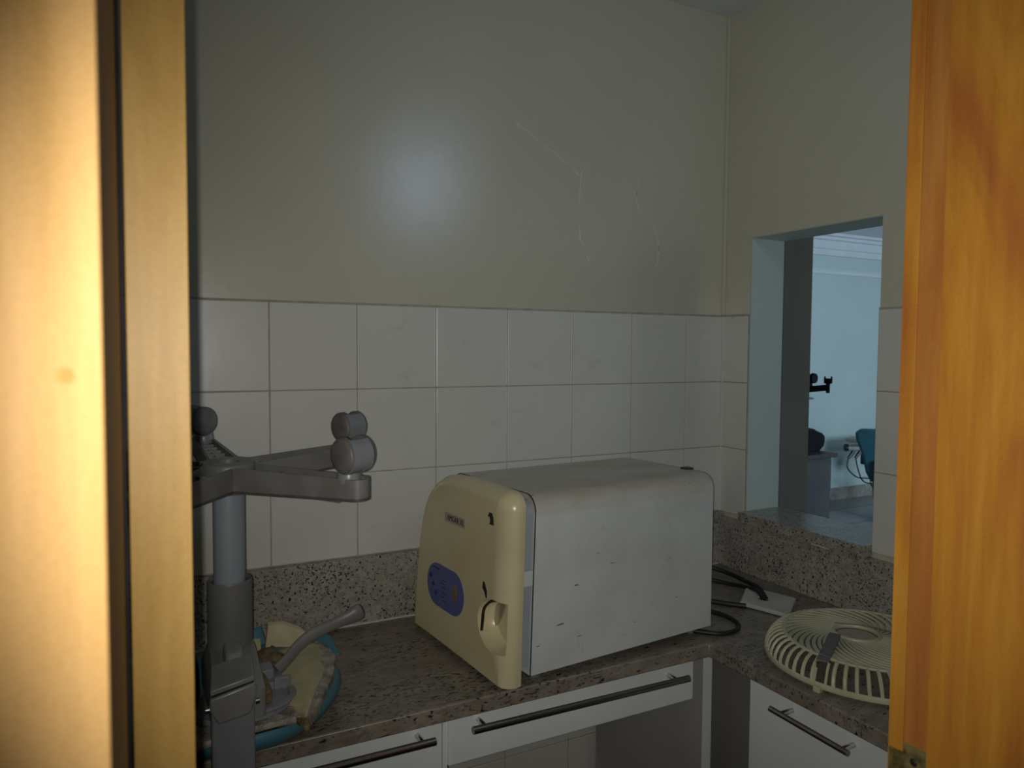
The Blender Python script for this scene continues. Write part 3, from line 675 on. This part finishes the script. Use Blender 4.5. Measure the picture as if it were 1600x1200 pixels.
# stiff curled flap of foam standing up behind
def flap(name, pts, n, thick, m, parent):
    bm = B(); pts = [V(p)-SO for p in pts]; nn = V(n).normalized()*thick
    prism(bm, [pts, [p+nn for p in pts]]); return obj(name, bm, m, parent, ang=60, bev=0.0015)
flap('foam_flap', [(-1.392, -0.205, 0.940), (-1.384, -0.200, 1.000), (-1.352, -0.20, 0.996), (-1.322, -0.205, 0.982), (-1.300, -0.215, 0.962), (-1.290, -0.22, 0.945)], (0.1, 1, 0.5), 0.012, m_foam, seat)
flap('foam_flap', [(-1.46, -0.24, 0.945), (-1.46, -0.235, 0.985), (-1.43, -0.225, 0.982), (-1.40, -0.215, 0.976), (-1.40, -0.225, 0.945)], (0, 1, 0.4), 0.010, m_foam, seat)
flap('vinyl_flap', [(-1.44, -0.20, 0.95), (-1.43, -0.19, 0.985), (-1.395, -0.185, 0.995), (-1.385, -0.19, 0.96)], (0, 1, 0.4), 0.004, m_teal, seat)
flap('vinyl_flap', [(-1.305, -0.215, 0.955), (-1.290, -0.205, 0.972), (-1.268, -0.235, 0.968), (-1.266, -0.30, 0.955), (-1.285, -0.29, 0.95)], (0.3, 0.3, 1), 0.004, m_teal, seat)
# torn covering film where foam is gone, front left
o = blob('torn_lining', S([(-1.56, -0.54), (-1.385, -0.525), (-1.39, -0.47), (-1.42, -0.43), (-1.55, -0.42), (-1.60, -0.47)]), 0.048, 0.060, m_film, seat, 0.008, seed=11, bulge=0.003)
# mounting plate
bm = B(); L = [(math.cos(2*PI*k/32)*0.082+0.012, math.sin(2*PI*k/32)*0.070-0.048) for k in range(32)]
prism(bm, [[(x, y, 0.066) for x, y in L], [(x*0.98, y*0.98, 0.073) for x, y in L]]); mp_ = obj('mounting_plate', bm, m_gp2, t)
bm = B(); tube(bm, smooth_path([(0.02, -0.115, 0.078), (0.06, -0.105, 0.077), (0.088, -0.075, 0.077), (0.092, -0.045, 0.077)], 5), 0.006, 8, flat=(1, 0.6)); obj('raised_rib', bm, m_gp2, mp_)
bm = B(); bx(bm, -0.02, 0.055, -0.085, 0.03, 0.073, 0.098, bev=0.006, seg=3); obj('spacer_block', bm, m_oldfoam, t)
# mechanism housing (box under the sleeve), reaching forward to the backrest bracket
bm = B()
def rl(cx_, cy_, hw, hd, r_, z_, n_=4):
    P = []
    for (sx_, sy__, a0) in ((1, 1, 0), (-1, 1, 90), (-1, -1, 180), (1, -1, 270)):
        for k in range(n_+1):
            a = math.radians(a0+90*k/n_); P.append((cx_+sx_*(hw-r_)+r_*math.cos(a), cy_+sy__*(hd-r_)+r_*math.sin(a), z_))
    return P
prism(bm, [rl(-0.004, -0.055, 0.040, 0.090, 0.010, 0.084), rl(-0.004, -0.055, 0.040, 0.090, 0.010, 0.128), rl(-0.003, -0.045, 0.037, 0.075, 0.012, 0.143), rl(0, -0.010, 0.035, 0.038, 0.016, 0.158)])
obj('mechanism_housing', bm, m_mech, t, ang=30)
bm = B(); prism(bm, [[(-0.020, -0.115, 0.132), (0.012, -0.115, 0.134), (0.012, -0.055, 0.150), (-0.020, -0.055, 0.150)], [(-0.016, -0.085, 0.172), (0.008, -0.085, 0.172), (0.010, -0.055, 0.178), (-0.018, -0.055, 0.178)]]); obj('tongue', bm, m_mech, t, bev=0.004)
# bracket over the backrest bar, hanging in front of the worktop
bm = B(); prism(bm, [[(-0.047, -0.158, 0.138), (0.016, -0.158, 0.150), (0.020, -0.128, 0.158), (-0.042, -0.128, 0.150)], [(-0.047, -0.158, 0.146), (0.016, -0.158, 0.158), (0.020, -0.100, 0.170), (-0.040, -0.100, 0.163)]])
obj('bracket_top', bm, m_mech, t, bev=0.0015)
bm = B(); prism(bm, [[(-0.044, -0.1565, 0.130), (0.0145, -0.1565, 0.142), (0.0145, -0.1565, 0.151), (-0.044, -0.1565, 0.139)], [(-0.044, -0.140, 0.130), (0.0145, -0.140, 0.142), (0.0145, -0.140, 0.151), (-0.044, -0.140, 0.139)]]); obj('bracket_slot', bm, m_black, t)
bm = B()
cvr = [(-0.048, 0.134), (0.017, 0.148), (0.021, 0.134), (0.013, 0.106), (0.008, 0.100), (-0.036, 0.093), (-0.041, 0.100), (-0.048, 0.116)]
prism(bm, [[(x, -0.150, z) for x, z in cvr], [(x*0.98-0.0002, -0.160, z) for x, z in cvr]]); obj('bracket_cover', bm, m_mech, t, bev=0.003)
bm = B(); prism(bm, [rl(-0.0135, -0.140, 0.0315, 0.012, 0.006, z_) for z_ in (0.140, 0.03, -0.22, -0.42)])
obj('backrest_bar', bm, m_gp2, t, ang=30)
for sx_ in (-0.050, 0.022):
    bm = B(); tube(bm, [(sx_-0.003, -0.143, 0.112), (sx_+0.003, -0.143, 0.112)], 0.006, 12); obj('bolt', bm, m_steel, t)
# lever
bm = B()
bx(bm, 0.030, 0.085, -0.030, 0.030, 0.070, 0.085, bev=0.003); bx(bm, 0.030, 0.070, -0.012, 0.026, 0.075, 0.100, bev=0.003)
lb = obj('lever_bracket', bm, m_gp2, t)
bm = B(); tube(bm, [(0.083, -0.036, 0.080), (0.083, -0.020, 0.080)], 0.0075, 16); bx(bm, 0.066, 0.094, -0.033, -0.024, 0.070, 0.092, bev=0.003); obj('lever_pivot', bm, m_gp2, lb)
bm = B(); lp = smooth_path([(0.078, 0.012, 0.086), (0.098, 0.022, 0.098), (0.122, 0.034, 0.116), (0.150, 0.040, 0.130), (0.185, 0.043, 0.140), (0.215, 0.044, 0.148), (0.232, 0.044, 0.154), (0.243, 0.044, 0.158)], 5)
nn = len(lp); rad = []
for i in range(nn):
    q = i/(nn-1); rad.append(0.0120+0.0045*math.exp(-((q-0.84)/0.13)**2)-0.0010*math.exp(-((q-0.60)/0.12)**2)-(0.006 if i == nn-1 else 0)-(0.002 if i == nn-2 else 0))
tube(bm, lp, rad, 14, flat=(0.6, 1.0)); lv = obj('lever', bm, m_gp, t); lv['label'] = 'long grey height lever'
# sleeve and gas column
bm = B(); lathe(bm, [(0.0285, 0.262), (0.0345, 0.266), (0.0365, 0.262), (0.0365, 0.158), (0.034, 0.140), (0.0, 0.140)], 40)
lathe(bm, [(0.0285, 0.262), (0.0285, 0.245), (0.0, 0.245)], 40); obj('sleeve', bm, m_sleeve, t, ang=50)
bm = B(); lathe(bm, [(0.0, 0.22), (0.0255, 0.22), (0.0255, 0.43), (0, 0.43)], 40); obj('column', bm, m_tube, t, ang=40)
bm = B(); lathe(bm, [(0.026, 0.405), (0.040, 0.405), (0.044, 0.412), (0.044, 0.450), (0.040, 0.455), (0.018, 0.455), (0.018, 0.44), (0.0, 0.44)], 40); lathe(bm, [(0, 0.405), (0.026, 0.405)], 40)
obj('hub', bm, m_gp, t, ang=50)
# five arms, open channels with cross ribs
def arm_bm(a):
    bm = B(); L_ = 0.276
    def hw(x): return 0.027-0.010*min(1, x/0.25)
    z0f = lambda x: 0.407+0.015*(x/L_)
    z1f = lambda x: 0.450+0.006*(x/L_)
    xs_ = [0.030, 0.10, 0.17, 0.235, L_-0.006, L_]
    # bottom shell + walls as thick strips
    def strip(pts_in, pts_out, zb, zt):
        n2 = len(pts_in); rr_ = []
        for (ix, iy), (ox, oy) in zip(pts_in, pts_out):
            rr_.append([bm.verts.new((ox, oy, zb(ox))), bm.verts.new((ox, oy, zt(ox))), bm.verts.new((ix, iy, zt(ix))), bm.verts.new((ix, iy, zb(ix)))])
        for A, Bq in zip(rr_, rr_[1:]):
            for k in range(4): bm.faces.new((A[k], A[(k+1) % 4], Bq[(k+1) % 4], Bq[k]))
        bm.faces.new(rr_[0]); bm.faces.new(rr_[-1][::-1])
    out = [(x, -hw(x)) for x in xs_[:-2]]
    cx_ = L_-0.018
    out += [(cx_+0.018*math.sin(math.radians(b_)), -0.018*math.cos(math.radians(b_))) for b_ in range(10, 180, 20)]
    out += [(x, hw(x)) for x in reversed(xs_[:-2])]
    inn = []
    for i, (x, y) in enumerate(out):
        a_ = out[max(i-1, 0)]; b_ = out[min(i+1, len(out)-1)]; tx, ty = b_[0]-a_[0], b_[1]-a_[1]; l = math.hypot(tx, ty)
        inn.append((x-ty/l*0.004, y+tx/l*0.004))
    strip(inn, out, z0f, z1f)
    # floor of the channel
    v0 = [bm.verts.new((x, y, z0f(x))) for x, y in out]; v1 = [bm.verts.new((x, y, z0f(x)+0.005)) for x, y in out]
    bm.faces.new(v0[::-1]); bm.faces.new(v1)
    for k in range(len(out)-1): bm.faces.new((v0[k], v0[k+1], v1[k+1], v1[k]))
    # cross ribs
    for x in (0.07, 0.10, 0.13, 0.16, 0.19, 0.22):
        bx(bm, x-0.0012, x+0.0012, -hw(x), hw(x), z0f(x)+0.002, z1f(x)-0.008)
    bx(bm, 0.035, 0.225, -0.0014, 0.0014, 0.412, 0.442)
    # caster socket
    tube(bm, [(0.242, 0, z0f(0.242)+0.002), (0.242, 0, z1f(0.242)-0.002)], 0.009, 12)
    bmesh.ops.transform(bm, matrix=Matrix.Rotation(a, 4, 'Z'), verts=bm.verts)
    return bm
def caster(a, roll):
    base = V((0.242*math.cos(a), 0.242*math.sin(a), 0.465))
    R = Matrix.Translation(base) @ Matrix.Rotation(roll, 4, 'Z')
    # local: axle along y, wheel centre at (0.006,0,0.036)
    wc = V((0.010, 0, 0.038)); r_ = 0.028
    bm = B(); tube(bm, [(0, 0, -0.016), (0, 0, 0.006)], 0.0055, 12); lathe(bm, [(0, -0.007), (0.018, -0.007), (0.019, 0.002), (0.017, 0.012), (0.012, 0.024), (0, 0.026)], 24)
    P = [( wc.x+(r_+0.001)*math.cos(math.radians(b_)), wc.z+(r_+0.001)*math.sin(math.radians(b_))) for b_ in range(180, 421, 15)]
    Lp = P + [(wc.x+0.012, wc.z+0.004), (wc.x-0.012, wc.z+0.006)]
    prism(bm, [[(x, -0.010, z) for x, z in Lp], [(x, 0.010, z) for x, z in Lp]])
    # shell over the outer wheels (lower side once inverted)
    for s__ in (-1, 1):
        P2 = [(wc.x+(r_+0.0018)*math.cos(math.radians(b_)), wc.z+(r_+0.0018)*math.sin(math.radians(b_))) for b_ in range(195, 421, 15)]
        P3 = [(wc.x+(r_-0.0005)*math.cos(math.radians(b_)), wc.z+(r_-0.0005)*math.sin(math.radians(b_))) for b_ in range(420, 194, -15)]
        LL = P2+P3
        prism(bm, [[(x, s__*0.008, z) for x, z in LL], [(x, s__*0.018, z) for x, z in LL]])
    bmesh.ops.transform(bm, matrix=R, verts=bm.verts)
    cst = obj('caster', bm, m_gp2, t, ang=40)
    for s__ in (-1, 1):
        bm = B(); m4 = R @ Matrix.Translation((wc.x, s__*0.0105, wc.z)) @ Matrix.Rotation(-s__*PI/2, 4, 'X')
        lathe(bm, [(0, 0.0), (0.024, 0.0), (r_, 0.002), (r_, 0.009), (0.0255, 0.0125), (0.018, 0.0145), (0, 0.0155)], 32, mtx=m4)
        obj('wheel', bm, m_wheel, cst, ang=40)
rolls = [-1.19, -1.19, -2.7, 1.2, 2.6]
for k in range(5):
    a = math.radians(-50+72*k)
    obj('base_arm', arm_bm(a), m_gp, t, ang=40)
    caster(a, rolls[k])
# the upturned base tips a little towards the camera
for c in t.children:
    if c.name.split('.')[0] in ('base_arm', 'caster', 'hub'):
        for o in (c, *c.children):
            for v in o.data.vertices: v.co.z += 0.05*v.co.y+(0 if c.name.startswith('caster') else 0.011)
# dark hose hanging behind the stool at the left
bm = B(); tube(bm, smooth_path([(-1.555, -0.30, 1.03), (-1.545, -0.33, 1.045), (-1.535, -0.37, 1.03), (-1.533, -0.40, 1.0), (-1.537, -0.43, 0.978), (-1.548, -0.45, 0.985), (-1.557, -0.43, 1.0), (-1.56, -0.39, 1.03)], 6), 0.006, 8)
tag(obj('rubber_hose', bm, m_rubber), 'black hose coil at the left of the upturned stool, against the door', 'hose')

# ------------------------------------------------------------------ next room, seen through the pass-through
NC = 2.72
struct('wall_far', bx(B(), WT, 9.1, 3.5, 3.62, 0, NC), m_next)
bm = B(); bx(bm, 9.0, 9.1, -1.6, 3.5, 0, NC); struct('wall_far_right', bm, m_next)
bm = B(); bx(bm, WT, 3.9, -1.6, -1.5, 0, NC); bx(bm, 5.9, 9.0, -1.6, -1.5, 0, NC); bx(bm, 3.9, 5.9, -1.6, -1.5, 0, 0.9); bx(bm, 3.9, 5.9, -1.6, -1.5, 2.3, NC)
struct('wall_next_front', bm, m_next)
bm = B()
for x in (3.9, 4.88, 5.86): bx(bm, x, x+0.04, -1.57, -1.53, 0.9, 2.3)
bx(bm, 3.94, 5.86, -1.57, -1.53, 0.9, 0.94); bx(bm, 3.94, 5.86, -1.57, -1.53, 2.26, 2.3); struct('window_2', bm, m_white)
struct('ceiling_next', bx(B(), WT, 9.1, -1.6, 3.62, NC, NC+0.1), m_nextwhite)
# skins of the shared wall on the next room's side
bm = B(); bx(bm, WT, WT+0.01, 0.16, 3.5, 0, NC); struct('wall_next_left', bm, m_next)
# crown moulding and picture rail on the far wall
bm = B()
prof = [(3.5, 2.515), (3.478, 2.517), (3.470, 2.535), (3.466, 2.575), (3.452, 2.580), (3.440, 2.62), (3.432, 2.655), (3.405, 2.662), (3.400, 2.69), (3.36, 2.695), (3.355, 2.72), (3.5, 2.72)]
prism(bm, [[(x, y, z) for y, z in prof] for x in (WT, 9.0)])
struct('trim_15', bm, m_nextwhite, ang=25)
bm = B(); prof = [(3.5, 2.328), (3.484, 2.330), (3.478, 2.345), (3.478, 2.362), (3.470, 2.368), (3.470, 2.378), (3.5, 2.380)]
prism(bm, [[(x, y, z) for y, z in prof] for x in (WT, 9.0)]); struct('trim_16', bm, m_nextwhite, ang=25)
bm = B(); bx(bm, WT+0.01, 9.0, 3.482, 3.5, 0, 0.125); struct('baseboard_far', bm, m_gsplash)
# pier beyond the opening, its unlit face put into the dark colour
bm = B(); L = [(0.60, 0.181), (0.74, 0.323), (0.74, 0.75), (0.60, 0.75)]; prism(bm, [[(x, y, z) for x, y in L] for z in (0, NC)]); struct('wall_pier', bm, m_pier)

# low cabinet
CX, CYY = 3.02, 1.97; O = (CX-0.9, CYY, 0)
t = thing('low_cabinet', 'grey low cabinet with dark stone top in the next room, left side of the opening', 'cabinet', O)
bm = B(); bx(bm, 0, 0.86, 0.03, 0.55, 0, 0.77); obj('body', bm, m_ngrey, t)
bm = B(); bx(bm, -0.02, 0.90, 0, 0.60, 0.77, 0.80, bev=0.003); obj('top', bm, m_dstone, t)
bm = B(); bx(bm, 0.86, 0.878, 0.04, 0.55, 0.52, 0.75); obj('drawer', bm, m_ngrey, t)
# small dark appliance
t = thing('dark_appliance', 'dark rounded countertop device with a top handle on the grey low cabinet', 'device', (2.90, 2.22, 0.80))
bm = B(); Lp = [(-0.17, 0), (0.10, 0), (0.135, 0.03), (0.15, 0.06), (0.15, 0.11), (0.12, 0.135), (0.06, 0.155), (0.03, 0.17), (-0.17, 0.17)]
prism(bm, [[(x*0.97, -0.11, z*0.97+0.002) for x, z in Lp], [(x, -0.09, z) for x, z in Lp], [(x, 0.10, z) for x, z in Lp], [(x*0.95, 0.12, z*0.95) for x, z in Lp]])
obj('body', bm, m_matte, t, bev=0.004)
bm = B(); tube(bm, smooth_path([(-0.08, 0, 0.165), (0.0, 0, 0.195), (0.05, 0, 0.19), (0.10, 0, 0.14)], 4), 0.010, 8); obj('carry_handle', bm, m_matte, t)
bm = B(); bx(bm, 0.09, 0.152, -0.105, 0.10, 0.03, 0.12, bev=0.01); obj('side_panel', bm, m_ngrey, t)
# upturned stool base standing on that cabinet, seen in silhouette
t = thing('upturned_chair_base', 'dark upturned castor chair base in silhouette above the grey low cabinet', 'chair base', (2.62, 2.12, 0.80))
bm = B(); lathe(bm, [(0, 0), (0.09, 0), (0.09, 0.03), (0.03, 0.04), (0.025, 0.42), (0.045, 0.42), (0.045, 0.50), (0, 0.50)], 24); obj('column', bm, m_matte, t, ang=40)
bm = B()
for a_ in (5, 80, 150, 222, 300):
    ca, sa = math.cos(math.radians(a_)), math.sin(math.radians(a_))
    tube(bm, [(0.02*ca, 0.02*sa, 0.46), (0.30*ca, 0.30*sa, 0.495)], 0.022, 8, flat=(0.8, 1.0)); tube(bm, [(0.292*ca, 0.292*sa, 0.455), (0.292*ca, 0.292*sa, 0.53)], 0.013, 8)
obj('base_arm', bm, m_matte, t)
for a_, wr, off, wt_ in ((5, 0.040, 0.030, 0.020), (300, 0.026, 0.022, 0.012)):
    ca, sa = math.cos(math.radians(a_)), math.sin(math.radians(a_)); c0 = V((0.292*ca, 0.292*sa, 0.548))
    d2 = V((0.63, -0.77, 0)) if a_ == 300 else V((0.1, -1, 0)).normalized()
    for s__ in (-1, 1):
        bm = B(); tube(bm, [c0+d2*(off-wt_/2)*s__, c0+d2*(off+wt_/2)*s__], [wr, wr*0.93], 18); obj('wheel', bm, m_matte, t)
    bm = B(); tube(bm, [c0-d2*off, c0+d2*off], 0.012, 10); tube(bm, [c0-V((0, 0, 0.03)), c0], 0.016, 10); obj('fork', bm, m_matte, t)
bm = B(); n = 32; tube(bm, [(0.03+0.20*math.cos(2*PI*k/n), 0.07*math.sin(2*PI*k/n)-0.05, 0.405) for k in range(n)], 0.005, 6, closed=True); obj('foot_ring', bm, m_steel, t)
# dental chair (backrest) and instrument tray
t = thing('dental_chair', 'teal upholstered dental chair back seen at the right of the pass-through opening', 'dental chair', (4.45, 2.55, 0))
bm = B(); P = [(-0.17, 0.835), (-0.215, 0.80), (-0.21, 0.74), (-0.155, 0.60), (-0.12, 0.44), (-0.08, 0.36), (0.14, 0.30), (0.22, 0.60), (0.22, 0.84)]
dr_ = V((0.62, -0.78, 0)); nr_ = V((0.78, 0.62, 0))
prism(bm, [[dr_*u*k_+V((0.0, 0.10, z))+nr_*q_ for u, z in P] for k_, q_ in ((0.93, -0.01), (1.0, 0.01), (1.0, 0.07), (0.93, 0.09))])
obj('backrest', bm, m_tealch, t, ang=50, bev=0.01)
bm = B(); bx(bm, -0.02, 0.45, -0.35, 0.05, 0.24, 0.34, bev=0.03); obj('seat', bm, m_tealch, t)
bm = B(); lathe(bm, [(0, 0), (0.22, 0), (0.20, 0.06), (0.09, 0.10), (0.08, 0.26), (0, 0.26)], 28, (0.12, -0.02, 0)); obj('pedestal', bm, m_ngrey, t, ang=40)
bm = B(); bx(bm, -0.07, 0.03, 0.06, 0.13, 0.36, 0.56, bev=0.02); obj('back_shell', bm, m_ngrey, t)
t = thing('instrument_tray', 'pale dental instrument console with hanging black hoses beside the teal chair', 'instrument console', (4.80, 3.20, 0)); TRAY = t
bm = B(); bx(bm, -0.05, 0.45, -0.22, 0.06, 0.71, 0.755, bev=0.015); obj('tray', bm, m_plate, t)
bm = B(); bx(bm, -0.02, 0.40, -0.18, 0.03, 0.756, 0.762); obj('tray_mat', bm, m_steel, t)
bm = B(); tube(bm, [(-0.03, 0.05, 0.655), (0.40, -0.15, 0.655)], 0.036, 16, flat=(1.0, 0.8)); obj('console', bm, m_plate, t)
bm = B(); tube(bm, [(-0.045, 0.057, 0.655), (-0.028, 0.049, 0.655)], 0.035, 16); obj('console_cap', bm, m_black, t)
bm = B(); bx(bm, 0.09, 0.24, -0.10, 0.0, 0.50, 0.60, bev=0.01); obj('holder_block', bm, m_black, t)
for i, (x_, d1) in enumerate(((-0.03, 0.0), (0.04, 0.02), (0.12, 0.05))):
    bm = B(); tube(bm, [(x_+0.06, 0.02-d1, 0.63), (x_, 0.03-d1, 0.56)], [0.017, 0.013], 8); obj('handpiece', bm, m_black, t)
    bm = B(); tube(bm, smooth_path([(x_, 0.03-d1, 0.57), (x_-0.01+0.05*i, 0.03-d1, 0.47-0.02*i), (x_+0.10, 0.02-d1, 0.38-0.04*i), (x_+0.22, 0.0-d1, 0.36-0.05*i), (x_+0.36, -0.08-d1, 0.35)], 6), 0.006, 6); obj('hose', bm, m_rubber, t)
bm = B(); tube(bm, smooth_path([(0.18, -0.08, 0.50), (0.15, -0.10, 0.34), (0.14, -0.12, 0.20), (0.17, -0.14, 0.12), (0.22, -0.16, 0.18), (0.28, -0.18, 0.28)], 6), 0.007, 6); obj('hose', bm, m_rubber, t)
bm = B(); tube(bm, [(0.30, -0.10, 0.0), (0.30, -0.10, 0.71)], 0.02, 10); obj('stand', bm, m_ngrey, t)
for c in TRAY.children:
    for v in c.data.vertices: v.co = (v.co.x*1.08, v.co.y*1.08, v.co.z*1.08-(0.125 if v.co.z > 0.01 else 0))
